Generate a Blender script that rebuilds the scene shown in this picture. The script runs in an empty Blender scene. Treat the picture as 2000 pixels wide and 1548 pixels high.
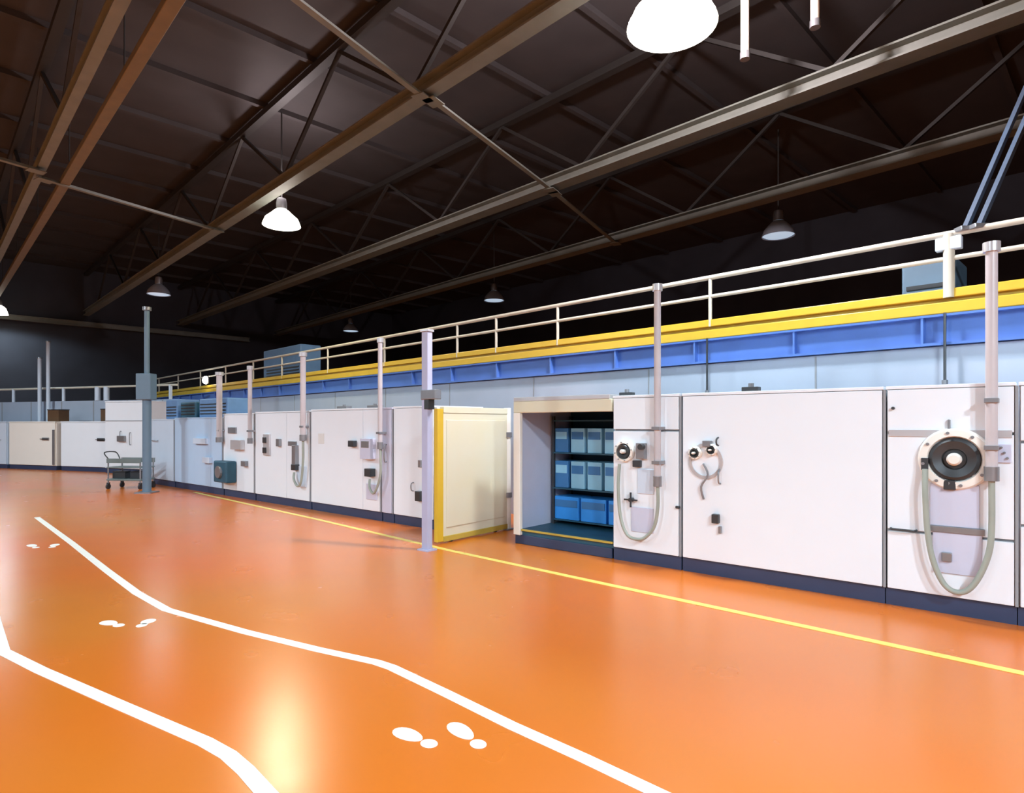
import bpy, bmesh, math, random
from mathutils import Vector, Matrix
random.seed(7)
C = bpy.context.scene.collection
PI = math.pi
# ---------------------------------------------------------------- camera
F = 1200.0; HZ = 828.0; CH = 1.7        # focal length in px of 2000, horizon row, camera height
cd = bpy.data.cameras.new('camera'); cam = bpy.data.objects.new('camera', cd); C.objects.link(cam)
cam.location = (0, 0, CH); cam.rotation_euler = (PI/2, 0, 0)
cd.sensor_fit = 'HORIZONTAL'; cd.sensor_width = 36; cd.lens = 36*F/2000; cd.shift_y = (HZ-774)/2000
cd.clip_end = 200
bpy.context.scene.camera = cam
# ---------------------------------------------------------------- world, exposure
w = bpy.data.worlds.new('world'); bpy.context.scene.world = w; w.use_nodes = True
w.node_tree.nodes['Background'].inputs[0].default_value = (.30, .38, .6, 1)
w.node_tree.nodes['Background'].inputs[1].default_value = .05
vs = bpy.context.scene.view_settings
vs.view_transform = 'Standard'; vs.look = 'None'; vs.gamma = 1; vs.use_curve_mapping = False
vs.exposure = 0.84
LAMP_W = 1000.0
LAMP_COL = (.74, .89, 1.0)

# ---------------------------------------------------------------- frames
def hall(a, n, z=0.0):                   # hall grid: a along the trusses, n across
    return Vector((-.7*a + .714*n, .714*a + .70*n, z))
HALL_ANG = math.atan2(.714, -.70)
P0 = Vector((4.28, 5.14, 0)); EX = Vector((.761, -.648, 0)).normalized(); EY = Vector((.648, .761, 0)).normalized()
ROW_ANG = math.atan2(EX.y, EX.x)
def row(t, d=0.0, z=0.0): return P0 + EX*t + EY*d + Vector((0, 0, z))
def unz(x, y, z):                        # point of height z seen at photo position x, y
    Y = F*(CH - z)/(y - HZ); return Vector(((x-1000)/F*Y, Y, z))
def t_at(x):
    u = (x-1000)/F; return -(P0.x - P0.y*u)/(.761 + .648*u)
def tz(x, y):                            # position on the cabinet front
    t = t_at(x); Y = row(t).y; return t, CH - (y-HZ)*Y/F

# ---------------------------------------------------------------- materials
M = {}
def mat(name, col, rough=.5, metal=0, var=.0, scale=4, bump=0, emit=None, es=0, coat=0, stretch=None, dirt=None, spec=None):
    m = bpy.data.materials.new(name); m.use_nodes = True
    nt = m.node_tree; b = nt.nodes['Principled BSDF']
    b.inputs['Roughness'].default_value = rough; b.inputs['Metallic'].default_value = metal
    if coat: b.inputs['Coat Weight'].default_value = coat; b.inputs['Coat Roughness'].default_value = .12
    if spec is not None: b.inputs['Specular IOR Level'].default_value = spec
    if emit:
        b.inputs['Emission Color'].default_value = (*emit, 1); b.inputs['Emission Strength'].default_value = es
    tc = nt.nodes.new('ShaderNodeTexCoord'); no = nt.nodes.new('ShaderNodeTexNoise')
    no.inputs['Scale'].default_value = scale; no.inputs['Detail'].default_value = 5
    if stretch:
        mp = nt.nodes.new('ShaderNodeMapping'); mp.inputs['Scale'].default_value = stretch
        nt.links.new(tc.outputs['Object'], mp.inputs[0]); nt.links.new(mp.outputs[0], no.inputs[0])
    else: nt.links.new(tc.outputs['Object'], no.inputs[0])
    mx = nt.nodes.new('ShaderNodeMix'); mx.data_type = 'RGBA'
    mx.inputs[6].default_value = (*[c*(1-var) for c in col], 1)
    mx.inputs[7].default_value = (*(dirt or [min(1, c*(1+var)) for c in col]), 1)
    nt.links.new(no.outputs[0], mx.inputs[0]); nt.links.new(mx.outputs[2], b.inputs['Base Color'])
    if bump:
        bp = nt.nodes.new('ShaderNodeBump'); bp.inputs['Strength'].default_value = bump; bp.inputs['Distance'].default_value = .01
        nt.links.new(no.outputs[0], bp.inputs['Height']); nt.links.new(bp.outputs[0], b.inputs['Normal'])
    M[name] = m; return m
mat('roof_deck', (.036, .032, .033), .8, var=.35, scale=1.2)
mat('dark_wall', (.035, .04, .055), .8, var=.4, scale=.8)
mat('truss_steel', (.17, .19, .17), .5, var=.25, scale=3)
mat('truss_dim', (.020, .019, .018), .6, var=.25, scale=3)  # darker copy of the truss steel, gloom under the roof put into its colour
mat('white_enamel', (.84, .90, .96), .32, var=.02, scale=3)
mat('warm_enamel', (.88, .85, .78), .35, var=.02, scale=3)
mat('blue_enamel', (.50, .66, .85), .35, var=.05, scale=3)
mat('pale_blue', (.62, .72, .84), .4, var=.05, scale=3)
mat('grey_joint', (.30, .31, .33), .6, var=.1)
mat('navy_plinth', (.03, .05, .11), .45, var=.2)
mat('dark_steel', (.06, .065, .07), .4, metal=.5, var=.2)
mat('mid_steel', (.30, .31, .33), .35, metal=.6, var=.15)
mat('bright_steel', (.62, .62, .64), .3, metal=.4, var=.1)
mat('rail_paint', (.62, .58, .48), .4, var=.1)
mat('pipe_paint', (.56, .52, .54), .35, var=.08)
mat('duct_orange', (.17, .13, .06), .5, var=.25)
mat('muted_blue', (.12, .24, .44), .5, var=.2)
mat('trolley_grey', (.18, .23, .23), .4, metal=.3, var=.2)
mat('safety_yellow', (.68, .44, .035), .4, var=.12)
mat('ochre', (.50, .36, .06), .5, var=.2)
mat('blue_beam', (.09, .19, .52), .45, var=.2, scale=2)
mat('grey_wall', (.42, .48, .58), .6, var=.08, scale=1.5)
mat('beige_panel', (.76, .69, .46), .45, var=.06, scale=2, dirt=(.72, .70, .58))
mat('lilac_column', (.46, .47, .64), .45, var=.1)
mat('hose_grey', (.34, .38, .33), .5, var=.15)
mat('lilac_plate', (.60, .62, .76), .3, var=.06)
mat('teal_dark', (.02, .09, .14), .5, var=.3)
mat('bin_light', (.30, .62, .82), .45, var=.12)
mat('bin_blue', (.04, .32, .85), .45, var=.15)
mat('bin_deep', (.05, .20, .45), .45, var=.15)
mat('line_white', (.95, .93, .85), .4, var=.06, scale=9)
mat('line_yellow', (.97, .72, .15), .4, var=.1, scale=6)
mat('rubber', (.03, .03, .035), .7, var=.2)
mat('label_paper', (.7, .7, .68), .6, var=.05)
mat('crate_brown', (.10, .05, .02), .7, var=.3)
mat('lamp_glow', (.9, .9, .85), .4, emit=(1, .97, .84), es=14)
mat('lamp_glow_green', (.9, .9, .85), .4, emit=(.93, 1, .72), es=10)
mat('pole_blue', (.12, .19, .26), .45, var=.1)
mat('strut_blue', (.06, .09, .14), .5, var=.2)
mat('lamp_off_glow', (.7, .75, .8), .4, emit=(.6, .8, 1), es=.35)  # weak blue glow stands for light reflected by unlit lenses
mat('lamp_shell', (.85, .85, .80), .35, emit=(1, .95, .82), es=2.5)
mat('lamp_shell_off', (.30, .34, .40), .4)
# floor: glossy orange resin with random tan patches
def floor_mat():
    m = bpy.data.materials.new('orange_resin'); m.use_nodes = True; nt = m.node_tree; b = nt.nodes['Principled BSDF']
    N = nt.nodes.new; L = nt.links.new
    tc = N('ShaderNodeTexCoord')
    n1 = N('ShaderNodeTexNoise'); n1.inputs['Scale'].default_value = .22; n1.inputs['Detail'].default_value = 3; L(tc.outputs['Object'], n1.inputs[0])
    n2 = N('ShaderNodeTexNoise'); n2.inputs['Scale'].default_value = 1.6; n2.inputs['Detail'].default_value = 3; L(tc.outputs['Object'], n2.inputs[0])
    r = N('ShaderNodeValToRGB'); r.color_ramp.elements[0].position = .35; r.color_ramp.elements[1].position = .7
    r.color_ramp.elements[0].color = (.74, .158, .008, 1); r.color_ramp.elements[1].color = (.66, .20, .020, 1)
    L(n1.outputs[0], r.inputs[0])
    mx = N('ShaderNodeMix'); mx.data_type = 'RGBA'; mx.blend_type = 'MULTIPLY'; mx.inputs[0].default_value = .10
    r2 = N('ShaderNodeValToRGB'); r2.color_ramp.elements[0].position = .0; r2.color_ramp.elements[0].color = (.75, .7, .65, 1)
    r2.color_ramp.elements[1].position = 1.0; L(n2.outputs[0], r2.inputs[0])
    L(r.outputs[0], mx.inputs[6]); L(r2.outputs[0], mx.inputs[7]); L(mx.outputs[2], b.inputs['Base Color'])
    mr = N('ShaderNodeMapRange'); mr.inputs[3].default_value = .22; mr.inputs[4].default_value = .30
    L(n2.outputs[0], mr.inputs[0]); L(mr.outputs[0], b.inputs['Roughness'])
    b.inputs['Specular IOR Level'].default_value = .75
    M['floor'] = m
floor_mat()

# ---------------------------------------------------------------- helpers
class MB:
    def __init__(s): s.b = bmesh.new()
    def box(s, c, d, bev=0, rot=None):
        g = bmesh.ops.create_cube(s.b, size=1)['verts']
        mt = Matrix.Translation(c) @ (rot.to_4x4() if rot else Matrix()) @ Matrix.Diagonal((*d, 1))
        bmesh.ops.transform(s.b, matrix=mt, verts=g)
        if bev:
            e = list({e for v in g for e in v.link_edges})
            bmesh.ops.bevel(s.b, geom=e, offset=bev, segments=2, affect='EDGES', profile=.5)
        return s
    def span(s, x0, x1, y0, y1, z0, z1, bev=0):
        return s.box(((x0+x1)/2, (y0+y1)/2, (z0+z1)/2), (abs(x1-x0), abs(y1-y0), abs(z1-z0)), bev)
    def cyl(s, p, q, r, r2=None, seg=16):
        p = Vector(p); q = Vector(q); v = q-p
        g = bmesh.ops.create_cone(s.b, cap_ends=True, segments=seg, radius1=r, radius2=r if r2 is None else r2, depth=v.length)['verts']
        m = Matrix.Translation((p+q)/2) @ v.to_track_quat('Z', 'Y').to_matrix().to_4x4()
        bmesh.ops.transform(s.b, matrix=m, verts=g); return s
    def bar(s, p, q, wd, ht):            # rectangular bar between two points
        p = Vector(p); q = Vector(q); v = q-p
        return s.box((p+q)/2, (wd, ht, v.length), 0, v.to_track_quat('Z', 'Y').to_matrix())
    def lathe(s, prof, o=(0, 0, 0), axis='Z', seg=32):   # closed profile of (r, h)
        o = Vector(o); rings = []
        for k in range(seg):
            a = 2*PI*k/seg; ring = []
            for r, h in prof:
                if axis == 'Z': v = Vector((r*math.cos(a), r*math.sin(a), h))
                else: v = Vector((r*math.cos(a), -h, r*math.sin(a)))
                ring.append(s.b.verts.new(o+v))
            rings.append(ring)
        for k in range(seg):
            A, B = rings[k], rings[(k+1) % seg]
            for i in range(len(prof)-1):
                try: s.b.faces.new((A[i], B[i], B[i+1], A[i+1]))
                except ValueError: pass
        bmesh.ops.remove_doubles(s.b, verts=s.b.verts, dist=1e-6)
        bmesh.ops.recalc_face_normals(s.b, faces=s.b.faces); return s
    def tube(s, pts, r, seg=10, sm=4):
        P = [Vector(p) for p in pts]
        for _ in range(sm and 1):        # catmull rom
            Q = []
            for i in range(len(P)-1):
                a = P[max(i-1, 0)]; b = P[i]; c = P[i+1]; d = P[min(i+2, len(P)-1)]
                for k in range(sm):
                    t = k/sm
                    Q.append(.5*((2*b)+(c-a)*t+(2*a-5*b+4*c-d)*t*t+(3*b-a-3*c+d)*t**3))
            Q.append(P[-1]); P = Q
        rings = []; up = None
        for i, p in enumerate(P):
            d = (P[min(i+1, len(P)-1)]-P[max(i-1, 0)]).normalized()
            if up is None: up = Vector((0, 1, 0)) if abs(d.y) < .9 else Vector((1, 0, 0))
            n = (up - d*up.dot(d)).normalized(); up = n; bn = d.cross(n)
            rings.append([s.b.verts.new(p+(n*math.cos(2*PI*k/seg)+bn*math.sin(2*PI*k/seg))*r) for k in range(seg)])
        for A, B in zip(rings, rings[1:]):
            for k in range(seg): s.b.faces.new((A[k], A[(k+1) % seg], B[(k+1) % seg], B[k]))
        s.b.faces.new(rings[0][::-1]); s.b.faces.new(rings[-1]); return s
    def build(s, name, m, parent=None, label=None, smooth=False, loc=None, rz=0):
        me = bpy.data.meshes.new(name); s.b.to_mesh(me); s.b.free()
        me.materials.append(M[m])
        if smooth:
            for p in me.polygons: p.use_smooth = True
            me.set_sharp_from_angle(angle=math.radians(40))
        o = bpy.data.objects.new(name, me); C.objects.link(o)
        if parent: o.parent = parent
        if loc is not None: o.location = loc
        if rz: o.rotation_euler.z = rz
        if label: o['label'] = label
        return o
def tag(o, label, cat, group=None):
    o['label'] = label; o['category'] = cat
    if group: o['group'] = group
    return o
def thing(name, label, cat, loc=(0, 0, 0), rz=0, group=None):
    o = bpy.data.objects.new(name, None); C.objects.link(o); o.location = loc; o.rotation_euler.z = rz
    o.empty_display_size = .2
    return tag(o, label, cat, group)
def struct(o): o['kind'] = 'structure'; return o

# ================================================================ setting
A0, A1, N0, N1, ZC = -22, 36.4, -16, 24, 9.3
b = MB(); b.span(A0, A1, -N1, -N0, -.2, 0)
struct(b.build('floor', 'floor', rz=HALL_ANG))
# local frame of the hall: +x = a, +y = -n
fl = MB(); fl.span(A0, A1, -N1, -N0, ZC, ZC+.2)
ceil = struct(fl.build('ceiling', 'roof_deck', rz=HALL_ANG))
for k in range(24):
    x = A0+1.5+k*2.5
    if x < A1-.3: MB().span(x-.06, x+.06, -N1+.2, -N0-.2, ZC-.12, ZC).build('purlin', 'roof_deck', ceil)
struct(MB().span(A1, A1+.2, -N1, -N0, 0, ZC).build('wall_far', 'dark_wall', rz=HALL_ANG))
struct(MB().span(A0-.2, A0, -N1, -N0, 0, ZC).build('wall_near', 'dark_wall', rz=HALL_ANG))
struct(MB().span(A0, A1, -N1-.2, -N1, 0, ZC).build('wall_right', 'dark_wall', rz=HALL_ANG))
struct(MB().span(A0, A1, -N0, -N0+.2, 0, ZC).build('wall_left', 'dark_wall', rz=HALL_ANG))

# ================================================================ roof trusses
truss_src = [
    ('leftmost roof truss, its pale lower flange running steeply to the top left', (240, 0), (0, 500), .16),
    ('long roof truss crossing from far left to the top middle, beside the two glowing lamps', (1000, 80), (155, 625), .26),
    ('broad dim roof truss passing behind the big lamp to the top right corner', (1950, 50), (325, 645), .34),
    ('blue-tinged roof truss lowest in view, just above the catwalk railing', (1950, 268), (650, 625), .36)]
TR = []
for i, (lab, pa, pb, wd) in enumerate(truss_src):
    p = unz(*pa, 7.0); q = unz(*pb, 7.0); d = (q-p).normalized()
    ends = []
    for tgt in (A0+.4, A1-.3):
        aa = lambda v: -.7*v.x+.714*v.y
        k = (tgt-aa(p))/aa(d); ends.append(p+d*k)
    S, E = ends; Ln = (E-S).length; ang = math.atan2(d.y, d.x)
    TR.append((S, d, Ln))
    t = thing('roof_truss', lab, 'truss', (S.x, S.y, 7.0), ang, 'roof trusses of the hall')
    h = .24
    m = 'truss_steel'
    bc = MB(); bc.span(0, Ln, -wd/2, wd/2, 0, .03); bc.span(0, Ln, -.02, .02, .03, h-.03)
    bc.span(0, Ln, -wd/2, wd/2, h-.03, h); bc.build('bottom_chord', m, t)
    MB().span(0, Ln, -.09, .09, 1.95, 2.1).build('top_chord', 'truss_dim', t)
    pitch = 5.0; k = 0
    while (k+1)*pitch < Ln:
        x = k*pitch
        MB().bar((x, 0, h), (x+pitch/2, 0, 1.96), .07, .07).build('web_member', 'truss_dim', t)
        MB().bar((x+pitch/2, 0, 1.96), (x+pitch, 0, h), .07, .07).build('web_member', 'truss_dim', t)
        k += 1
def meet(i, p, d):                       # where line p+d*k crosses truss i
    S, e, L = TR[i]; den = d.x*e.y-d.y*e.x; k = ((S.x-p.x)*e.y-(S.y-p.y)*e.x)/den; return p+d*k
def brace(pa, pb, i0, i1, lab):
    p = unz(*pa, 7.0); q = unz(*pb, 7.0); d = (q-p).normalized()
    s = meet(i0, p, d) if i0 is not None else p - d*3
    e = meet(i1, p, d)
    v = e-s; ang = math.atan2(v.y, v.x)
    t = thing('cross_brace', lab, 'brace', (s.x, s.y, 6.93), ang, 'roof cross braces')
    a = MB(); a.span(.05, v.length-.05, -.05, .05, .0, .02); a.span(.05, v.length-.05, -.01, .01, .02, .07); a.build('angle_bar', 'truss_steel', t)
    for x in (.1, v.length-.1): MB().box((x, 0, -.008), (.3, .24, .016)).build('gusset_plate', 'truss_steel', t)
brace((590, 0), (790, 155), 0, 1, 'bright slanting roof brace at the top middle, left of the long truss')
brace((860, 200), (1050, 345), 1, 2, 'slanting roof brace between the long truss and the broad dim truss')
brace((1060, 352), (1250, 510), 2, 3, 'faint blue slanting roof brace just above the lowest truss')
brace((85, 345), (430, 448), 0, 1, 'slanting roof brace at the left, above the green-tinged lamp')
brace((-400, 190), (40, 318), None, 0, 'short roof brace leaving the left edge of the picture')
# beam along the far wall
p = unz(60, 622, 6.55); q = unz(430, 672, 6.55)
s = hall(A1-.45, -6, 6.45); e = hall(A1-.45, 14, 6.45); v = e-s
t = thing('eaves_beam', 'thin pale eaves beam crossing low in front of the far wall', 'beam', s, math.atan2(v.y, v.x))
MB().span(0, v.length, -.12, .12, 0, .03).span(0, v.length, -.015, .015, .03, .2).span(0, v.length, -.12, .12, .2, .23).build('beam_section', 'truss_steel', t)
for x in (6.5, 13): MB().span(x-.06, x+.06, .12, .33, .0, .2).build('wall_bracket', 'truss_dim', t)

# orange-brown duct hung beside the leftmost truss
p = unz(345, 0, 6.95); q = unz(62, 468, 6.95); d = (q-p).normalized(); s = p-d*14; L = 44
k = (A1-.3-(-.7*s.x+.714*s.y))/(-.7*d.x+.714*d.y); L = min(L, k)
t = thing('cable_duct', 'orange-brown duct running beside the leftmost roof truss', 'duct', s, math.atan2(d.y, d.x))
MB().span(0, L, -.09, .09, 0, .12, .01).build('duct_body', 'duct_orange', t)
for i in range(9):
    MB().cyl((2+i*4.9, 0, .12), (2+i*4.9, 0, ZC-.13-6.95), .012, seg=8).build('hanger_rod', 'truss_dim', t)
# ================================================================ lamps
def lamp(px, py, z, lab, glow, shell, power, dish=.40, loc=None, col=LAMP_COL, up=0):
    p = Vector(loc) if loc else unz(px, py, z)
    t = thing('high_bay_lamp', lab, 'lamp', (p.x, p.y, p.z), 0, 'high bay lamps')
    prof = [(.12, .34), (.17, .31), (.24, .24), (dish*.86, .12), (dish, -.04), (dish-.012, -.04), (dish*.84, .115), (.22, .23), (.15, .28), (.11, .32), (.12, .34)]
    MB().lathe(prof).build('reflector', shell, t, smooth=True)
    MB().lathe([(0, -.06), (dish*.5, -.055), (dish*.85, -.03), (dish-.014, .0), (dish-.03, .01), (dish*.5, -.02), (0, -.03)]).build('lens', glow, t, smooth=True)
    MB().lathe([(0, .62), (.10, .60), (.125, .5), (.125, .35), (.10, .33), (0, .33)]).build('housing', 'mid_steel', t, smooth=True)
    MB().cyl((0, 0, .6), (0, 0, ZC-p.z-.13), .018, seg=10).build('suspension_rod', 'truss_dim', t)
    if power:
        ld = bpy.data.lights.new('lamp_light', 'SPOT'); ld.spot_size = math.radians(168); ld.spot_blend = .25; ld.shadow_soft_size = .3; ld.energy = power; ld.color = col
        lo = bpy.data.objects.new('lamp_light', ld); C.objects.link(lo); lo.parent = t; lo.location = (0, 0, -.09)
    if up:
        ld = bpy.data.lights.new('uplight', 'POINT'); ld.shadow_soft_size = .15; ld.energy = up; ld.color = (1, .84, .86)
        lo = bpy.data.objects.new('uplight', ld); C.objects.link(lo); lo.parent = t; lo.location = (0, 0, .95)
    return t
lamp(1312, 45, 6.4, 'large glaring white lamp at the top, right of the middle', 'lamp_glow', 'lamp_shell', 900, dish=.52, up=900)  # dish widened to take in the glare around the lamp
lamp(550, 437, 6.5, 'glowing greenish-white lamp hanging under the long truss, upper left', 'lamp_glow_green', 'lamp_shell', 330, col=(1, .93, .62), dish=.44, up=150)
lamp(310, 573, 6.5, 'unlit grey lamp dish above the tall thin pole', 'lamp_off_glow', 'lamp_shell_off', 70)
lamp(-2, 612, 6.5, 'small warm glowing lamp cut off by the left edge', 'lamp_glow', 'lamp_shell', 300, dish=.33)
lamp(1520, 458, 6.5, 'pale blue lamp above the catwalk at the right, nearest of the blue ones', 'lamp_off_glow', 'lamp_shell_off', 60)
lamp(965, 585, 6.5, 'small pale blue lamp above the middle of the catwalk railing', 'lamp_off_glow', 'lamp_shell_off', 60)
lamp(685, 645, 6.5, 'faintest small blue lamp, low above the railing left of the grey column', 'lamp_off_glow', 'lamp_shell_off', 60)
# unseen lamps added outside the frame to brighten the floor and cabinets
for i, (a, n) in enumerate([(-6.7, -3), (3.8, -3), (14.35, -3), (24.9, -3), (-6.7, -11.5), (3.8, -11.5), (14.35, -11.5), (-5.5, .8)]):
    p = hall(a, n, 6.5)
    lamp(0, 0, 0, ['added unseen lamp over the aisle behind the camera', 'added unseen lamp over the aisle left of the camera', 'added unseen lamp over the aisle ahead of the left edge',
         'added unseen lamp over the far end of the aisle', 'added unseen lamp by the left wall behind the camera', 'added unseen lamp by the left wall beside the camera', 'added unseen lamp by the left wall ahead', 'added unseen lamp behind the camera, nearest the cabinets'][i],
         'lamp_glow', 'lamp_shell', [2300, 420, 1350, 1500, 1700, 1700, 1900, 1900][i], loc=p)
# two hanging pipes at the top right
for x, y, z, lab in ((1455, 112, 6.9, 'longer pale hanging pipe right of the glaring lamp'), (1592, 50, 7.1, 'shorter pale hanging pipe, further right of the glaring lamp')):
    p = unz(x, y, z)
    t = thing('hanging_pipe', lab, 'pipe', p, 0, 'pipes hanging from the roof')
    MB().cyl((0, 0, 0), (0, 0, ZC-z-.162), .058, seg=16).build('pipe', 'rail_paint', t, smooth=True)
    MB().cyl((0, 0, -.03), (0, 0, .07), .068, seg=16).build('end_cap', 'mid_steel', t, smooth=True)

# ================================================================ mezzanine
NM = 8.16
def mloc(a, z=0): return hall(a, NM, z)
def a_at(x):
    u = (x-1000)/F; return (5.83-5.71*u)/(.7+.714*u)
MA0, MA1 = -4.5, 34.5
ML = MA1-MA0
mz = mloc(MA0)
wl = struct(MB().span(0, ML, -.12, 0, 0, 2.56).build('wall_mezzanine', 'grey_wall', loc=mz, rz=HALL_ANG))
for k in range(1, 16):
    MB().span(k*2.45-.01, k*2.45+.01, 0, .006, 0, 2.55).build('panel_joint', 'grey_joint', wl)
t = thing('catwalk_platform', 'steel catwalk platform with blue edge beam and yellow toe boards above the white cabinets', 'platform', mz, HALL_ANG)
MB().span(0, ML, -2.4, -.08, 2.86, 2.92).build('deck', 'dark_steel', t)
e = MB(); e.span(0, ML, -.1, .07, 2.57, 2.60); e.span(0, ML, -.04, -.02, 2.60, 2.89); e.span(0, ML, -.1, .07, 2.885, 2.91)
e.build('edge_beam', 'blue_beam', t)
k = .6
while k < ML:
    MB().span(k-.012, k+.012, -.02, .06, 2.60, 2.884).build('beam_stiffener', 'blue_beam', t); k += 1.4
MB().span(0, ML, .0, .05, 2.915, 3.04, .01).build('toe_board', 'safety_yellow', t)
MB().span(0, ML, -.03, .02, 3.09, 3.19, .01).build('toe_board', 'safety_yellow', t)
MB().span(0, ML, -.075, -.035, 2.915, 3.14).build('backing_strip', 'ochre', t)
for k in range(0, 10): MB().span(1+k*4, 1.1+k*4, -2.35, -2.25, 0, 2.86).build('support_post', 'dark_steel', t)
t = thing('guard_rail', 'long pale tubular guard rail along the edge of the catwalk', 'railing', (mz.x, mz.y, 3.19), HALL_ANG)
MB().cyl((0, 0, .60), (ML, 0, .60), .034).build('top_rail', 'rail_paint', t, smooth=True)
MB().cyl((0, 0, .33), (ML, 0, .33), .027).build('mid_rail', 'rail_paint', t, smooth=True)
posts = [-3, -1.36, 1.46, 4.28, 7.17, 8.76, 9.95, 12.7, 15.5, 18.4, 20.6, 23.1, 25.8, 28.6, 31.4, 34]
for a in posts:
    r = .055 if abs(a-1.46) < .01 else .026
    MB().cyl((a-MA0, 0, -.10), (a-MA0, 0, .60), r, seg=12).build('post', 'rail_paint', t, smooth=True)
MB().span(1.46-MA0-.12, 1.46-MA0+.12, -.05, .05, .42, .56, .01).build('bracket_plate', 'pale_blue', t)
# thin drop rods under the railing posts
for x, lab in ((1388, 'thin dark rod hanging below the catwalk above the white cabinet with the valve cluster'), (1850, 'thin dark rod hanging below the catwalk above the wide dial cabinet')):
    a = a_at(x); p = mloc(a) ; out = Vector((math.cos(HALL_ANG+PI/2), math.sin(HALL_ANG+PI/2), 0))
    p = p + out*.095
    t = thing('drop_rod', lab, 'rod', (p.x, p.y, 2.06), 0, 'rods hanging below the catwalk')
    MB().cyl((0, 0, .05), (0, 0, .855), .014, seg=8).build('rod', 'dark_steel', t, smooth=True)
    MB().cyl((0, 0, 0), (0, 0, .12), .03, seg=12).build('end_fitting', 'mid_steel', t, smooth=True)
# raking struts at the right edge
for x0, dx, lab in ((1885, 0, 'blue-white slanting strut rising from the railing at the right edge'), (1912, .0, 'second slanting strut just right of the first at the right edge')):
    aa = a_at(x0); s = mloc(aa, 3.80) + Vector((-.0, 0, 0)); 
    S, d, L = TR[2]
    e = S + d*((Vector((6.9+ (x0-1885)*.008, 7.7, 0))-S).dot(d)); e.z = 6.98
    v = e-s
    t = thing('raking_strut', lab, 'strut', s, 0, 'slanting struts at the right edge')
    MB().bar((0, 0, 0), v, .05, .05).build('strut_bar', 'strut_blue', t)
    MB().box((0, 0, .01), (.16, .12, .05), .01).build('foot_clamp', 'mid_steel', t)

# machines standing on the catwalk, seen through the rail
for x0, x1, yt, m, lab in ((1735, 1842, 505, 'pole_blue', 'dull blue-grey casing on the catwalk behind the railing at the right'), (478, 545, 672, 'muted_blue', 'dull blue casing on the catwalk behind the far part of the railing')):
    a0, a1 = a_at(x1), a_at(x0); p = hall(a0, NM+.9, 2.92)
    u0 = (x1-1000)/F
    h = max(.3, CH+(HZ-yt)*p.y/F*1.0-2.92)
    t = thing('catwalk_casing', lab, 'machine', p, HALL_ANG)
    MB().span(0, (a1-a0)*1.05, -.5, .2, .001, h, .03).build('casing', m, t)
    for k in range(3): MB().span(.1, (a1-a0)*.95, .2, .212, h*.3+k*.1, h*.3+.05+k*.1).build('louvre', 'dark_steel', t)
# ================================================================ cabinet row
ZT = 2.055
def unit(name, lab, xl, xr, cat='cabinet', ztop=ZT, m='white_enamel', depth=1.15, seams=(), vse=(), group='white machine cabinets', tl=None, tr=None):
    """cabinet between photo columns xl and xr on the row; seams = photo rows (at xr side) of horizontal joints"""
    tl = t_at(xl) if tl is None else tl; tr = t_at(xr) if tr is None else tr
    w = tr-tl
    o = thing(name, lab, cat, row(tl), ROW_ANG, group)
    MB().span(.01, w-.01, .05, depth, .16, ztop-.03).build('body', m, o)
    MB().span(.0, w, .04, depth-.05, 0, .155).build('plinth', 'navy_plinth', o)
    MB().span(.005, w-.005, .0, depth+.01, ztop-.03, ztop, .004).build('top_cap', m, o)
    # front panels with real gaps between
    zs = [.165] + sorted(seams) + [ztop-.035]; xs = [.012] + sorted(vse) + [w-.012]
    for i in range(len(zs)-1):
        for j in range(len(xs)-1):
            MB().span(xs[j]+.006, xs[j+1]-.006, .0, .045, zs[i]+(.012 if i else 0), zs[i+1]-(.012 if i < len(zs)-2 else 0), .005).build('front_panel', m, o)
    # dark joint backing
    if seams or vse:
        j = MB()
        for z in seams: j.span(.02, w-.02, .042, .052, z-.02, z+.02)
        for x in vse: j.span(x-.012, x+.012, .042, .052, .17, ztop-.04)
        j.build('joint_gasket', 'grey_joint', o)
    MB().span(w-.011, w+.011, .012, .05, .16, ztop-.03).build('joint_strip', 'grey_joint', o)
    o['tl'] = tl
    return o, w
def lp(o, x, y):                          # local x, z on the front of unit o for a photo position
    t, z = tz(x, y); return t-o['tl'], z
def porthole(o, x, z, R, nm='porthole'):
    r = MB().lathe([(R*.70, -.0), (R*.98, 0), (R, .02), (R*.94, .055), (R*.74, .06), (R*.70, .04), (R*.70, 0)], (x, 0, z), 'Y').build(nm, 'warm_enamel', o, 'white outer ring', True)
    MB().lathe([(0, .0), (R*.68, .0), (R*.68, .05), (R*.58, .07), (R*.34, .05), (R*.30, .02), (0, .02)], (x, 0, z), 'Y').build('dark_ring', 'dark_steel', r, None, True)
    MB().lathe([(0, .0), (R*.2, .02), (R*.2, .09), (R*.14, .11), (0, .11)], (x, 0, z), 'Y').build('hub', 'warm_enamel', r, None, True)
    for k in range(8):
        a = 2*PI*k/8+.2; MB().cyl((x+R*.85*math.cos(a), -.05, z+R*.85*math.sin(a)), (x+R*.85*math.cos(a), -.075, z+R*.85*math.sin(a)), R*.05, seg=8).build('bolt', 'mid_steel', r)
def dbox(o, nm, x, z, w, h, d=.06, m='mid_steel', label=None, bev=.006):
    return MB().span(x-w/2, x+w/2, -d, .0, z-h/2, z+h/2, bev).build(nm, m, o, label)
def handle(o, x, z, L=.16, m='dark_steel', vert=False):
    g = MB()
    if vert: g.tube([(x, 0, z-L/2), (x, -.05, z-L/2+.02), (x, -.05, z+L/2-.02), (x, 0, z+L/2)], .01, 8, 3)
    else: g.tube([(x-L/2, 0, z), (x-L/2+.02, -.05, z), (x+L/2-.02, -.05, z), (x+L/2, 0, z)], .01, 8, 3)
    return g.build('handle', m, o, smooth=True)

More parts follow.
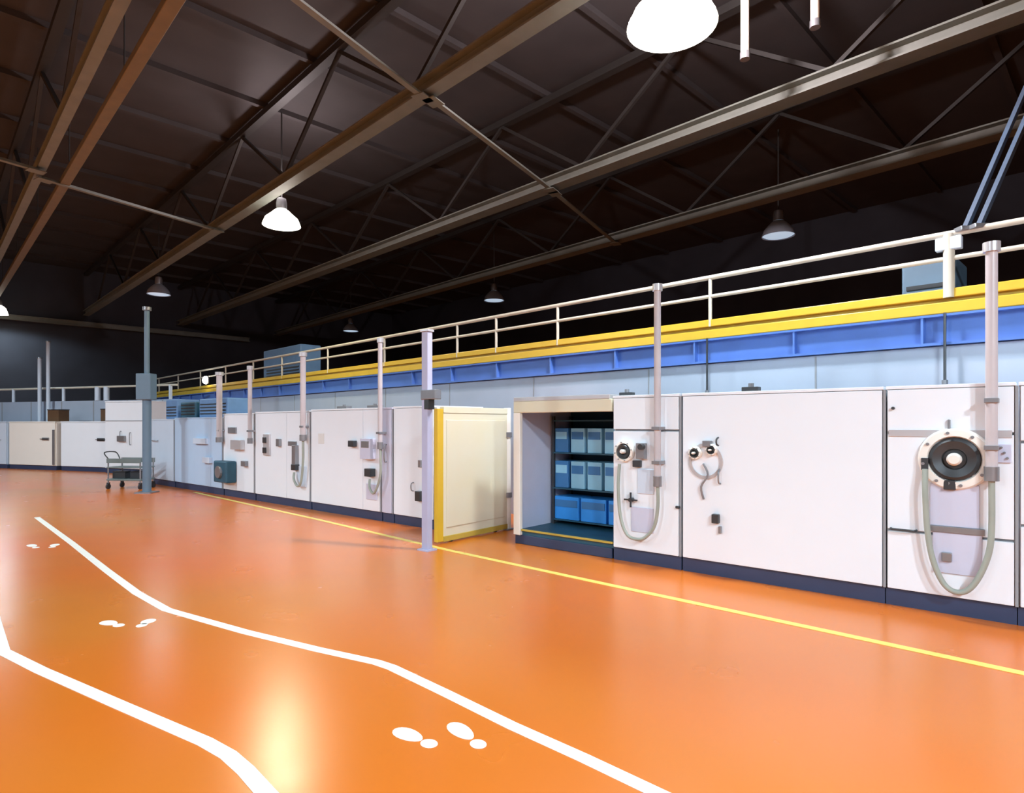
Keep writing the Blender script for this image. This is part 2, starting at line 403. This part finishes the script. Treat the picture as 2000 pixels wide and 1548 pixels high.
# partly out of frame, at the right edge
o, w_ = unit('machine_cabinet', 'white cabinet cut off by the right edge of the picture', 1988, 0, tl=t_at(1988), tr=t_at(1988)+1.1, seams=(.85, 1.55))
handle(o, .12, 1.2, .2, vert=True)
# unit with the large dial / porthole
o, w_ = unit('machine_cabinet', 'white cabinet with the large round dark-ringed porthole at the far right', 1729, 1986, seams=(tz(1760, 1036)[1], tz(1760, 845)[1]))
x, z = lp(o, 1865, 896); porthole(o, x, z, .275)
zs_up = tz(1760, 845)[1]
MB().span(.03, w_-.03, -.012, .0, zs_up-.035, zs_up+.03, .004).build('trim_strip', 'bright_steel', o)
# lilac fitted plate under porthole
xa, _ = lp(o, 1817, 950); xb, _ = lp(o, 1913, 950)
_, za = lp(o, 1862, 932); _, zb = lp(o, 1862, 1028); _, zc_ = lp(o, 1862, 1040); _, zd = lp(o, 1862, 1120)
MB().span(xa, xb, -.02, 0, zb, za-.06, .006).build('access_plate', 'lilac_plate', o, 'lilac-grey upper plate')
MB().span(xa+.02, xb+.02, -.02, 0, zd, zc_, .006).build('access_plate', 'lilac_plate', o, 'lilac-grey lower plate')
MB().span(xa, xb+.04, -.035, 0, zc_, zb, .004).build('ledge_bar', 'mid_steel', o)
x, z = lp(o, 1856, 946); dbox(o, 'latch_box', x, z, .09, .085, .06, 'dark_steel')
MB().bar((x-.14, -.03, z+.1), (x, -.05, z+.01), .022, .022).build('latch_arm', 'mid_steel', o)
x, z = lp(o, 1850, 1086); dbox(o, 'sensor_box', x, z, .075, .08, .05, 'mid_steel')
x, z = lp(o, 1808, 905); dbox(o, 'hose_coupling', x, z, .055, .11, .07, 'dark_steel')
x, z = lp(o, 1745, 797); MB().cyl((x, 0, z), (x, -.03, z), .014, seg=12).build('knob', 'dark_steel', o)
x, z = lp(o, 1854, 832); dbox(o, 'cable_gland', x, z, .022, .12, .03, 'mid_steel')
x, z = lp(o, 1905, 935); dbox(o, 'bracket', x, z, .045, .09, .04, 'bright_steel')
x, z = lp(o, 1765, 1033); handle(o, x, z, .2)
x, z = lp(o, 1962, 885); dbox(o, 'control_plate', x, z, .09, .16, .02, 'lilac_plate')
for k in range(3): MB().cyl((x-.02+.02*k, -.02, z+.05-.045*k), (x-.02+.02*k, -.04, z+.05-.045*k), .010, seg=10).build('button', 'mid_steel', o)
PU = o
# wide blank panel unit
o, w_ = unit('machine_cabinet', 'widest blank white cabinet with a small valve cluster on its left part', 1331, 1727)
x, z = lp(o, 1363, 800); 
cx, cz = lp(o, 1379, 897)
MB().lathe([(.165, 0), (.20, 0), (.20, .02), (.165, .02), (.165, 0)], (cx, 0, cz-.02), 'Y', 36).build('flange_ring', 'bright_steel', o, smooth=True)
px_, pz_ = lp(o, 1360, 884); porthole(o, px_, pz_, .075, 'gauge')
px_, pz_ = lp(o, 1392, 878); porthole(o, px_, pz_, .065, 'gauge')
x, z = lp(o, 1384, 866); dbox(o, 'valve_block', x, z, .09, .07, .07, 'mid_steel')
x, z = lp(o, 1403, 862); handle(o, x, z, .09, 'dark_steel', True)
x, z = lp(o, 1376, 905); MB().tube([(x, -.03, z), (x+.06, -.05, z-.12), (x-.02, -.04, z-.26), (x, -.02, z-.40)], .012, 8).build('cable', 'mid_steel', o, smooth=True)
x, z = lp(o, 1400, 1012); dbox(o, 'switch_box', x, z, .075, .10, .06, 'dark_steel')
x, z = lp(o, 1408, 1034); dbox(o, 'switch_box', x, z, .03, .08, .04, 'mid_steel')
x, z = lp(o, 1407, 930); handle(o, x, z, .16, 'mid_steel', True)
# corner unit beside the opening
o, w_ = unit('machine_cabinet', 'narrow white cabinet right of the open bay, with a small round gauge and hose loop', 1196, 1328, seams=(tz(1250, 840)[1],), vse=())
x, z = lp(o, 1222, 881); porthole(o, x, z, .135)
x, z = lp(o, 1256, 880); dbox(o, 'valve_block', x, z, .11, .19, .08, 'mid_steel')
x2, z2 = lp(o, 1262, 872); MB().cyl((x2, -.08, z2), (x2, -.15, z2), .035, seg=16).build('knob', 'dark_steel', o)
x, z = lp(o, 1247, 905); dbox(o, 'valve_foot', x, z, .10, .08, .06, 'dark_steel')
x, z = lp(o, 1262, 940); dbox(o, 'access_plate', x, z, .22, .30, .015, 'pale_blue', 'pale blue plate')
x, z = lp(o, 1236, 975); hw = MB()
for a in (0, PI/2): hw.bar((x-.09*math.cos(a), -.05, z-.09*math.sin(a)), (x+.09*math.cos(a), -.05, z+.09*math.sin(a)), .018, .018)
hw.cyl((x, 0, z), (x, -.07, z), .025, seg=12); hw.build('valve_handle', 'dark_steel', o)
x, z = lp(o, 1255, 1015); dbox(o, 'access_plate', x, z, .30, .30, .015, 'lilac_plate', 'lilac lower plate')
x, z = lp(o, 1325, 990); dbox(o, 'latch', x, z, .05, .03, .03, 'dark_steel')

# left of the open door
o, w_ = unit('machine_cabinet', 'tall bright white cabinet just left of the lilac column', 768, 848, ztop=2.0)
x, z = lp(o, 824, 905); dbox(o, 'sensor_box', x, z, .06, .12, .06, 'mid_steel')
x, z = lp(o, 822, 968); dbox(o, 'switch_box', x, z, .12, .16, .08, 'dark_steel')
x, z = lp(o, 808, 950); handle(o, x, z, .14, 'mid_steel', True)
o, w_ = unit('pump_module', 'narrow grey-blue upright module between white cabinets left of the column', 745, 766, ztop=1.99, m='lilac_plate', cat='machine module', group=None)
x, z = lp(o, 755, 880)
handle(o, w_/2, 1.2, .3, 'mid_steel', True)
o, w_ = unit('machine_cabinet', 'white cabinet with a grey control box and dark handle, second left of the column', 607, 743, ztop=1.99, vse=(t_at(709)-t_at(607),))
x, z = lp(o, 692, 866); dbox(o, 'handle_block', x, z, .17, .11, .08, 'dark_steel')
x, z = lp(o, 724, 876); dbox(o, 'control_box', x, z, .30, .36, .12, 'lilac_plate', 'grey-lilac control box')
dbox(o, 'display_panel', x, z+.08, .22, .12, .128, 'mid_steel')
x, z = lp(o, 728, 922); dbox(o, 'switch_box', x, z, .17, .14, .12, 'dark_steel')
x, z = lp(o, 628, 856); dbox(o, 'label_plate', x, z, .2, .2, .01, 'label_paper')
x, z = lp(o, 727, 960); dbox(o, 'access_plate', x, z, .30, .28, .02, 'lilac_plate')
o, w_ = unit('machine_cabinet', 'white cabinet with two narrow dark gauges, third left of the column', 498, 605, ztop=1.97, vse=(t_at(560)-t_at(498),))
x, z = lp(o, 523, 868); dbox(o, 'gauge_plate', x, z, .26, .46, .04, 'bright_steel')
dbox(o, 'gauge', x-.04, z-.12, .12, .12, .07, 'dark_steel'); dbox(o, 'gauge', x-.04, z+.10, .12, .12, .07, 'dark_steel')
x, z = lp(o, 547, 864); dbox(o, 'switch_box', x, z, .13, .16, .06, 'mid_steel')
x, z = lp(o, 572, 866); dbox(o, 'label_plate', x, z, .32, .1, .02, 'mid_steel')
x, z = lp(o, 580, 888); dbox(o, 'hose_manifold', x, z, .13, .40, .08, 'mid_steel')
x, z = lp(o, 581, 912); dbox(o, 'valve_block', x, z, .16, .12, .1, 'dark_steel')
x, z = lp(o, 590, 930); dbox(o, 'access_plate', x, z, .34, .42, .02, 'pale_blue', 'pale blue lower plate')
o, w_ = unit('machine_cabinet', 'pale cabinet with a dark teal pump box near its foot', 436, 496, ztop=1.95, m='white_enamel')
x, z = lp(o, 450, 920); dbox(o, 'pump_box', x, z, .65, .50, .25, 'teal_dark', 'dark teal pump box', .03)
MB().cyl((x, -.25, z), (x, -.30, z), .14, seg=20).build('fan_cover', 'mid_steel', o)
x, z = lp(o, 468, 868); dbox(o, 'control_box', x, z, .5, .22, .1, 'bright_steel')
x, z = lp(o, 455, 840); dbox(o, 'vent_panel', x, z, .4, .14, .03, 'mid_steel')
x, z = lp(o, 481, 905); dbox(o, 'switch_box', x, z, .2, .12, .08, 'mid_steel')
o, w_ = unit('machine_cabinet', 'pale blue cabinet right of the thin pole, with a faint seam and handle', 341, 434, ztop=1.87, m='blue_enamel', vse=(t_at(412)-t_at(341),))
x, z = lp(o, 395, 861); dbox(o, 'handle_block', x, z, .7, .14, .08, 'pale_blue'); handle(o, x, z, .5, 'mid_steel')
x, z = lp(o, 408, 898); dbox(o, 'switch_box', x, z, .4, .14, .08, 'pale_blue')
o, w_ = unit('machine_cabinet', 'greenish pale cabinet directly behind the thin pole', 296, 339, ztop=1.84, m='pale_blue')
x, z = lp(o, 304, 860); handle(o, x, z, .4, 'mid_steel')

# ---- mounted drop pipes and hose loops on cabinet faces
def drop(xp, ytop, zb, lab, hose=None, r=.04, m='pipe_paint', hlab=None, hr=.024):
    t0 = t_at(xp); base = row(t0, -.10); ztop = CH+(HZ-ytop)*base.y/F
    t = thing('drop_pipe', lab, 'pipe', (base.x, base.y, zb), ROW_ANG, 'upright pipes in front of the cabinets')
    MB().cyl((0, 0, 0), (0, 0, ztop-zb), r, seg=16).build('pipe', m, t, smooth=True)
    MB().cyl((0, 0, ztop-zb-.06), (0, 0, ztop-zb+.02), r*1.45, seg=16).build('end_cap', 'bright_steel', t, smooth=True)
    MB().cyl((0, 0, -.03), (0, 0, .09), r*1.25, seg=16).build('hose_coupling', 'mid_steel', t, smooth=True)
    for z in (.25, .65):
        if zb+z < 1.95: MB().span(-.05, .05, -.055, .098, z-.02, z+.02, .004).build('wall_clamp', 'mid_steel', t)
    if hose:
        pts = []
        for (x, y) in hose:
            tt, z = tz(x, y); pts.append((tt-t0, -.0, z-zb))
        pts[-1] = (pts[-1][0], .03, pts[-1][2])
        h = MB().tube([(0, 0, .02)]+pts, hr, 12, 6).build('hose', 'hose_grey', None, smooth=True, loc=(base.x, base.y, zb), rz=ROW_ANG)
        tag(h, hlab, 'hose', 'hose loops on the cabinets')
drop(1938, 478, 1.25, 'tall pinkish upright pipe in front of the porthole cabinet at the far right',
     [(1938, 1030), (1930, 1085), (1905, 1135), (1878, 1152), (1848, 1138), (1825, 1090), (1814, 1030), (1810, 960), (1809, 915)], r=.043,
     hlab='long grey-green hose loop hanging below the large porthole')
drop(1292, 558, 1.0, 'bright upright pipe in front of the narrow cabinet beside the open bay',
     [(1293, 985), (1286, 1025), (1268, 1047), (1250, 1050), (1232, 1040), (1220, 1005), (1216, 950), (1216, 905)], r=.04,
     hlab='thin grey hose loop on the narrow cabinet beside the open bay', hr=.02)
drop(752, 662, 1.3, 'upright pipe over the grey-blue module left of the lilac column', [(753, 920), (746, 950), (738, 962), (731, 950), (729, 935)], r=.04,
     hlab='short hose loop under the grey control box', hr=.022)
drop(601, 690, 1.4, 'bright upright pipe between the second and third cabinets left of the column', [(601, 900), (597, 940), (590, 948), (583, 935), (581, 922)], r=.055,
     hlab='hose loop below the dark valve block', hr=.024)
drop(497, 716, 1.3, 'thinner upright pipe left of the cabinet with two gauges', r=.045)
drop(437, 728, 1.3, 'leftmost bright upright pipe, beside the dark teal pump box', r=.065)

# small fittings on the cabinet tops
for xx, dd, lab, m in ((1450, .1, 'small dark fitting on top of the widest white cabinet', 'dark_steel'), (1197, .25, 'small dark fitting on the corner cabinet top beside the open bay', 'dark_steel')):
    t = thing('cable_junction', lab, 'fitting', row(t_at(xx)+.06, dd, ZT), ROW_ANG, 'fittings on the cabinet tops')
    MB().span(-.09, .09, -.05, .05, 0, .05, .008).build('box', m, t); MB().cyl((0, 0, .05), (0, 0, .09), .03, seg=12).build('cap', 'mid_steel', t)
for xx, lab in ((662, 'small grey fitting on top of the second cabinet left of the column, its left one'), (722, 'small grey fitting on top of the second cabinet left of the column, its right one')):
    t = thing('cable_junction', lab, 'fitting', row(t_at(xx), .12, 1.99), ROW_ANG, 'fittings on the cabinet tops')
    MB().span(-.16, .16, -.06, .06, 0, .05, .008).build('box', 'mid_steel', t); MB().cyl((0, 0, .05), (0, 0, .08), .03, seg=12).build('cap', 'mid_steel', t)

# ================================================================ open bay with rack
tl, tr = t_at(1003), t_at(1196)-.01
W = tr-tl
o = thing('open_bay', 'open bay between the beige door and the white cabinets, dark blue inside', 'machine bay', row(tl), ROW_ANG)
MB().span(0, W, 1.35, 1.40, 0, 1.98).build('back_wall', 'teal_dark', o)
MB().span(0, .05, .02, 1.35, .2, 1.98).build('side_wall', 'lilac_plate', o)
MB().span(.0, W, .0, .10, 1.86, 2.02, .01).build('lintel', 'beige_panel', o)
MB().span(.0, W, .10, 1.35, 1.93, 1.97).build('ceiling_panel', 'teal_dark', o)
MB().span(.0, .12, .0, .06, .13, 1.86, .006).build('door_jamb', 'warm_enamel', o)
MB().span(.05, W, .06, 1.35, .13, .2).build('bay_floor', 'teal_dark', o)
MB().span(0, W-.02, .04, .12, 0, .13, .006).build('sill', 'navy_plinth', o)
MB().span(.12, W, .02, .06, .19, .215, .004).build('sill_strip', 'ochre', o)
MB().span(0, W-.03, .0, .25, 2.02, 2.08, .01).build('roof_trim', 'bright_steel', o)
# rack
rk = thing('storage_rack', 'dark steel rack with shelves inside the open bay', 'rack', row(tl+.10, .78, .2), ROW_ANG)
RW = W-.14
for x in (.02, RW-.02):
    for y in (.02, .48): MB().span(x-.02, x+.02, y-.02, y+.02, 0, 1.62).build('upright', 'dark_steel', rk)
zs = (.08, .55, 1.08, 1.56)
for z in zs: MB().span(.0, RW, 0, .5, z-.02, z+.0).build('shelf', 'teal_dark', rk)
def bin_(x, z, w, h, m, lab, i):
    p = row(tl+.10+x, .78+.02, .2+z)
    t = thing('storage_bin', lab, 'bin', p, ROW_ANG, 'storage bins in the rack')
    MB().span(-w/2, w/2, .01, .36, 0, h, .008).build('bin_body', m, t)
    MB().span(-w/2+.02, w/2-.02, .0, .012, h*.55, h*.85).build('front_lip', 'bin_deep' if m != 'bin_deep' else 'bin_light', t)
names = ['leftmost', 'second from left', 'third from left', 'fourth from left', 'rightmost']
for i in range(5):
    x = .16+i*.29
    m = 'bin_light' if i >= 1 else 'bin_deep'
    bin_(x, 1.08, .24, .36, m, names[i]+(' light blue' if i >= 1 else ' deep blue')+' bin on the upper shelf of the bay rack', i)
    bin_(x, .55, .24, .40, m, names[i]+(' light blue' if i >= 1 else ' deep blue')+' bin on the middle shelf of the bay rack', i)
for i, x in enumerate((.25, .72, 1.19)):
    bin_(x, .08, .43, .34, 'bin_blue', ['leftmost', 'middle', 'rightmost'][i]+' wide bright blue bin on the lowest shelf of the bay rack', i)

# beige open door, square to the row
pf = unz(851, 1063, 0); pr = unz(988, 1034, 0); v = pr-pf; DL = v.length
o = thing('open_door', 'beige door standing open square to the cabinets, with a yellow edge', 'door', pf, math.atan2(v.y, v.x))
MB().span(.12, DL, -.03, .03, .06, 1.90, .006).build('door_leaf', 'beige_panel', o)
MB().span(.0, .12, -.035, .035, .03, 1.92, .006).build('edge_strip', 'safety_yellow', o)
MB().span(.12, DL, -.04, .04, 1.86, 1.95, .006).build('top_rail', 'beige_panel', o)
MB().span(.12, DL, -.04, .04, .02, .10, .006).build('bottom_rail', 'ochre', o)
MB().span(.18, DL-.06, -.042, -.028, .22, 1.76, .006).build('raised_panel', 'beige_panel', o)
for x in (.3, 1.3): MB().cyl((x, -.02, .03), (x, .02, .03), .03, seg=14).build('castor', 'rubber', o)
hp = pr + v.normalized()*.04
t = thing('hinge_post', 'cream upright hinge post between the beige door and the open bay', 'post', hp, ROW_ANG)
MB().cyl((0, 0, 0), (0, 0, 1.96), .058, seg=20).build('post_tube', 'warm_enamel', t, smooth=True)
for z in (.56, 1.53): MB().cyl((0, 0, z-.04), (0, 0, z+.04), .075, seg=20).build('hinge_collar', 'mid_steel', t, smooth=True)
MB().span(-.09, .09, -.09, .09, 0, .02).build('foot_plate', 'mid_steel', t)
# lilac column in front of the door
pc = unz(834, 1074, 0)
zt = CH+(HZ-648)*pc.y/F
t = thing('steel_column', 'lilac-grey square steel column beside the yellow edge of the open door', 'column', pc, ROW_ANG)
MB().span(-.06, .06, -.045, .045, .0, zt, .008).build('shaft', 'lilac_column', t)
MB().span(-.10, .10, -.09, .09, 0, .02).build('base_plate', 'lilac_column', t)
MB().span(-.075, .075, -.06, .06, zt, zt+.03, .004).build('top_plate', 'bright_steel', t)
MB().span(.0, .09, -.055, .055, 1.90, 2.03, .006).build('clamp_block', 'dark_steel', t)
MB().span(-.065, .22, -.06, .06, 2.03, 2.16, .01).build('cable_box', 'mid_steel', t)

# ================================================================ far end row
E0 = unz(212, 922, 0); E1 = unz(20, 915, 0); ev = (E0-E1); EA = math.atan2(ev.y, ev.x); EL = ev.length
ed = ev.normalized(); en = Vector((-ed.y, ed.x, 0))
def e_at(x):                              # distance from E1 along the end row seen at photo column x
    u = (x-1000)/F; return (u*E1.y-E1.x)/(ed.x-u*ed.y)
def eunit(xl, xr, lab, m, ztop=1.80, d0=0, depth=.9):
    a, b_ = e_at(xl), e_at(xr); w = b_-a
    o = thing('machine_cabinet', lab, 'cabinet', E1+ed*a+en*d0, EA, 'white machine cabinets')
    MB().span(.01, w-.01, .05, depth, .16, ztop-.04).build('body', m, o)
    MB().span(.0, w, .04, depth-.05, 0, .155).build('plinth', 'navy_plinth', o)
    MB().span(.0, w, .0, depth, ztop-.04, ztop, .004).build('top_cap', m, o)
    MB().span(.03, w-.03, .0, .045, .17, ztop-.05, .008).build('front_panel', m, o)
    return o, w
o, w_ = eunit(-110, 12, 'pale blue cabinet cut off by the left edge at the far end', 'pale_blue')
handle(o, w_-.5, 1.1, .4, 'mid_steel')
o, w_ = eunit(17, 108, 'warm white cabinet at the far left end of the hall', 'warm_enamel')
handle(o, w_-.55, 1.15, .42)
dbox(o, 'handle_block', w_-.5, 1.15, .36, .1, .03, 'mid_steel')
dbox(o, 'side_strip', w_-.08, .85, .10, 1.3, .03, 'mid_steel')
o, w_ = eunit(118, 212, 'lilac-white cabinet left of the trolley at the far end', 'white_enamel')
handle(o, w_-.38, 1.15, .42)
dbox(o, 'handle_block', w_-.36, 1.15, .36, .1, .03, 'dark_steel')
o, w_ = eunit(215, 292, 'taller lilac-white cabinet standing behind the trolley and thin pole', 'white_enamel', ztop=2.5, d0=-.2, depth=1.0)
MB().span(.03, w_-.03, -.01, .002, 1.80, 1.83).build('joint_strip', 'grey_joint', o)
handle(o, .8, 1.3, .3, 'dark_steel', True); handle(o, 1.25, 1.2, .4, 'dark_steel', True)
dbox(o, 'control_box', .85, 1.2, .34, .2, .08, 'mid_steel')
# raised walk behind the end row
s = E1+ed*(e_at(-110))+en*1.5; L = e_at(272)-e_at(-110)
t = thing('end_walkway', 'grey raised walkway with pale posts behind the far end cabinets', 'platform', s, EA)
MB().span(0, L, 0, .1, 0, 2.62).build('front_panel', 'grey_wall', t)
MB().span(0, L, .1, 1.1, 2.50, 2.62).build('deck', 'dark_steel', t)
MB().cyl((0, .03, 3.15), (L, .03, 3.15), .04).build('top_rail', 'rail_paint', t, smooth=True)
for xx in (-60, 40, 108, 126, 202, 255):
    x = e_at(xx)-e_at(-110)+.1
    r = .10 if xx in (108, 126) else .06
    MB().cyl((x, .03, 2.62), (x, .03, 3.15), r, seg=10).build('post', 'pale_blue', t, smooth=True)
for k in range(6): MB().span(1+k*1.8, 1.06+k*1.8, -.004, .004, 0, 2.6).build('panel_joint', 'grey_joint', t)
for xx, lab in ((86, 'dark brown crate on the cabinet behind the warm white one'), (191, 'dark brown crate above the lilac-white end cabinet')):
    p = E1+ed*(e_at(xx)+.1)+en*.45
    t = thing('storage_crate', lab, 'crate', (p.x, p.y, 1.80), EA, 'dark crates on the far cabinets')
    MB().span(-.3, .3, -.2, .2, 0, .42, .01).build('crate_box', 'crate_brown', t)
    MB().span(-.31, .31, -.21, .21, .42, .46, .006).build('lid', 'dark_steel', t)
for xx, yt, lab in ((27, 668, 'taller thin pale pole behind the far left cabinets'), (10, 700, 'shorter thin pale pole at the far left edge')):
    p = E1+ed*e_at(xx)+en*1.25
    zt2 = CH+(HZ-yt)*p.y/F
    t = thing('thin_pole', lab, 'pole', (p.x, p.y, 0), 0, 'thin poles at the far left')
    MB().cyl((0, 0, 0), (0, 0, zt2), .07, seg=12).build('pole_tube', 'pale_blue', t, smooth=True)
    MB().cyl((0, 0, 0), (0, 0, .03), .15, seg=16).build('foot_plate', 'mid_steel', t)
    MB().cyl((0, 0, zt2), (0, 0, zt2+.04), .09, seg=12).build('pole_cap', 'mid_steel', t)
# things on the pale blue cabinets
for xx, w, h, m, lab in ((352, 1.0, .42, 'teal_dark', 'dark machine housing on top of the pale blue cabinet'), (320, .8, .55, 'muted_blue', 'blue machine housing on top of the cabinet behind the pole'),
                         (400, 1.6, .48, 'muted_blue', 'long blue housing on the right part of the pale blue cabinet')):
    zt3 = 1.84 if xx < 340 else 1.87
    t = thing('machine_housing', lab, 'machine', row(t_at(xx), .5, zt3), ROW_ANG, 'housings on the far cabinets')
    MB().span(-w/2, w/2, -.3, .3, 0, h, .03).build('casing', m, t)
    for k in range(4): MB().span(-w/2+.08, w/2-.08, -.312, -.3, .08+k*.08, .11+k*.08).build('louvre', 'dark_steel', t)
# small bright lamp on the far catwalk
p = mloc(a_at(410), 0)
out = Vector((math.cos(HALL_ANG+PI/2), math.sin(HALL_ANG+PI/2), 0))
p = p+out*.16
zl = CH+(HZ-742)*p.y/F
t = thing('bulkhead_lamp', 'small bright white lamp at the far end of the catwalk railing', 'lamp', (p.x, p.y, zl), HALL_ANG)
MB().span(-.13, .13, -.10, -.04, -.13, .13, .02).build('back_plate', 'mid_steel', t)
MB().lathe([(0, .10), (.09, .08), (.14, .03), (.15, -.03), (0, -.03)], (0, 0, 0), 'Y').build('glass_dome', 'lamp_glow', t, smooth=True).rotation_euler.z = PI

# ================================================================ pole and trolley
p = unz(287, 962, 0); ztp = CH+(HZ-602)*p.y/F
t = thing('gantry_pole', 'tall thin blue-grey pole standing on the floor beside the trolley', 'pole', p, 0)
MB().cyl((0, 0, 0), (0, 0, 2.9), .10, seg=14).build('lower_tube', 'pole_blue', t, smooth=True)
MB().cyl((0, 0, 2.9), (0, 0, ztp), .06, seg=12).build('upper_tube', 'pole_blue', t, smooth=True)
MB().span(-.2, .2, -.2, .2, 0, .03).build('base_plate', 'mid_steel', t)
MB().span(-.2, .17, -.14, .14, 2.3, 2.95, .02).build('junction_box', 'pole_blue', t)
MB().cyl((0, 0, ztp-.05), (0, 0, ztp+.03), .1, seg=12).build('pole_cap', 'mid_steel', t, smooth=True)
p = unz(256, 953, 0)
t = thing('tool_trolley', 'grey four-wheeled trolley standing left of the thin pole', 'trolley', p, -.1)
W2, D2 = .48, .28
for z, h in ((.22, .05), (.55, .03)): MB().span(-W2, W2, -D2, D2, z, z+h, .008).build('shelf', 'trolley_grey', t)
for x in (-W2+.03, W2-.03):
    for y in (-D2+.03, D2-.03):
        MB().cyl((x, y, .14), (x, y, .80), .02, seg=10).build('upright', 'mid_steel', t, smooth=True)
        wh = MB().cyl((x-.02, y, .07), (x+.02, y, .07), .07, seg=18).build('wheel', 'rubber', t, smooth=True)
        MB().span(x-.035, x+.035, y-.02, y+.02, .13, .17).build('castor_fork', 'dark_steel', wh)
MB().span(-W2, W2, -D2, -D2+.03, .68, .80, .006).span(-W2, W2, D2-.03, D2, .68, .80, .006).build('top_frame', 'trolley_grey', t)
MB().tube([(-W2, -.2, .78), (-W2-.12, -.2, .95), (-W2-.12, .2, .95), (-W2, .2, .78)], .015, 8).build('push_handle', 'dark_steel', t, smooth=True)
for x, m, lab in ((-.25, 'dark_steel', 'dark toolbox on the lower shelf of the trolley, left one'), (.25, 'rubber', 'dark toolbox on the lower shelf of the trolley, right one')):
    q = p + Matrix.Rotation(-.1, 3, 'Z') @ Vector((x, -.02, .27))
    b_ = thing('tool_box', lab, 'toolbox', q, -.1, 'toolboxes on the trolley')
    MB().span(-.18, .18, -.11, .11, 0, .15, .01).build('case', m, b_)
    MB().span(-.18, .18, -.11, .11, .152, .19, .01).build('lid', m, b_)
    MB().tube([(-.06, 0, .185), (-.05, 0, .22), (.05, 0, .22), (.06, 0, .185)], .008, 6).build('handle', 'mid_steel', b_)

# ================================================================ floor markings
def line(pts, lab, m, wdt, name='painted_line'):
    P = [unz(x, y, 0) for x, y in pts]
    bm = MB(); Lf, Rt = [], []
    for i, p in enumerate(P):
        d1 = (P[i]-P[i-1]).normalized() if i else (P[1]-P[0]).normalized()
        d2 = (P[i+1]-P[i]).normalized() if i < len(P)-1 else d1
        n1 = Vector((-d1.y, d1.x, 0)); n2 = Vector((-d2.y, d2.x, 0)); n = (n1+n2).normalized(); k = min(wdt/2/max(.5, n.dot(n1)), wdt)
        Lf.append(p+n*k); Rt.append(p-n*k)
    T = []
    for z in (.0005, .003):
        T.append(([bm.b.verts.new((v.x, v.y, z)) for v in Lf], [bm.b.verts.new((v.x, v.y, z)) for v in Rt]))
    (l0, r0), (l1, r1) = T
    for i in range(len(P)-1):
        for q in ((l1[i], r1[i], r1[i+1], l1[i+1]), (l0[i+1], r0[i+1], r0[i], l0[i]), (l0[i], l1[i], l1[i+1], l0[i+1]), (r1[i], r0[i], r0[i+1], r1[i+1])): bm.b.faces.new(q)
    bm.b.faces.new((l0[0], r0[0], r1[0], l1[0])); bm.b.faces.new((r0[-1], l0[-1], l1[-1], r1[-1]))
    bmesh.ops.recalc_face_normals(bm.b, faces=bm.b.faces)
    return tag(bm.build(name, m), lab, 'floor marking')
line([(72, 1010), (140, 1060), (210, 1115), (268, 1158), (325, 1190), (345, 1196), (480, 1234), (620, 1268), (735, 1293), (765, 1303), (870, 1353), (1000, 1417), (1140, 1480), (1300, 1556), (1420, 1612)],
     'long bent white walkway line nearer the machines', 'line_white', .085)
line([(-40, 1110), (-14, 1200), (6, 1272), (80, 1309), (240, 1379), (400, 1448), (446, 1474), (480, 1504), (530, 1560), (600, 1640)],
     'white walkway line in the bottom left corner', 'line_white', .085)
line([(380, 961), (620, 1014), (880, 1075), (1200, 1144), (1600, 1229), (2010, 1317), (2300, 1379)], 'straight yellow line along the foot of the machines', 'line_yellow', .085)
def foot(pts, lab, hl):
    (x0, y0), (x1, y1) = pts
    a = unz(x0, y0, 0); b_ = unz(x1, y1, 0); c = (a+b_)/2; d = (a-b_); ang = math.atan2(d.y, d.x)
    L = d.length
    t = thing('painted_footprint', lab, 'floor marking', (c.x, c.y, .0005), ang, 'white footprints painted on the floor')
    def blob(nm, cx, rx, ry, skew=0):
        g = MB(); top = []; bot = []
        for k in range(20):
            an = 2*PI*k/20; x = cx+rx*math.cos(an); y = ry*math.sin(an)*(1+skew*math.cos(an))
            top.append(g.b.verts.new((x, y, .0025))); bot.append(g.b.verts.new((x, y, 0)))
        g.b.faces.new(top); g.b.faces.new(bot[::-1])
        for k in range(20): g.b.faces.new((bot[k], bot[(k+1) % 20], top[(k+1) % 20], top[k]))
        g.build(nm, 'line_white', t)
    blob('sole', L*.42, L*.48+.02, .055, .15); blob('heel', -L*.5, .05, .042)
foot([(793, 1433), (838, 1452)], 'nearest white footprint, left of its pair, between the walkway lines', 1)
foot([(897, 1425), (934, 1453)], 'nearest white footprint, right of its pair, between the walkway lines', 1)
foot([(211, 1216), (232, 1221)], 'white footprint of the middle pair, its left one', 1)
foot([(290, 1213), (277, 1221)], 'white footprint of the middle pair, its right one', 1)
foot([(62, 1065), (70, 1069)], 'white footprint of the farthest pair, its left one', 1)
foot([(107, 1064), (102, 1068)], 'white footprint of the farthest pair, its right one', 1)
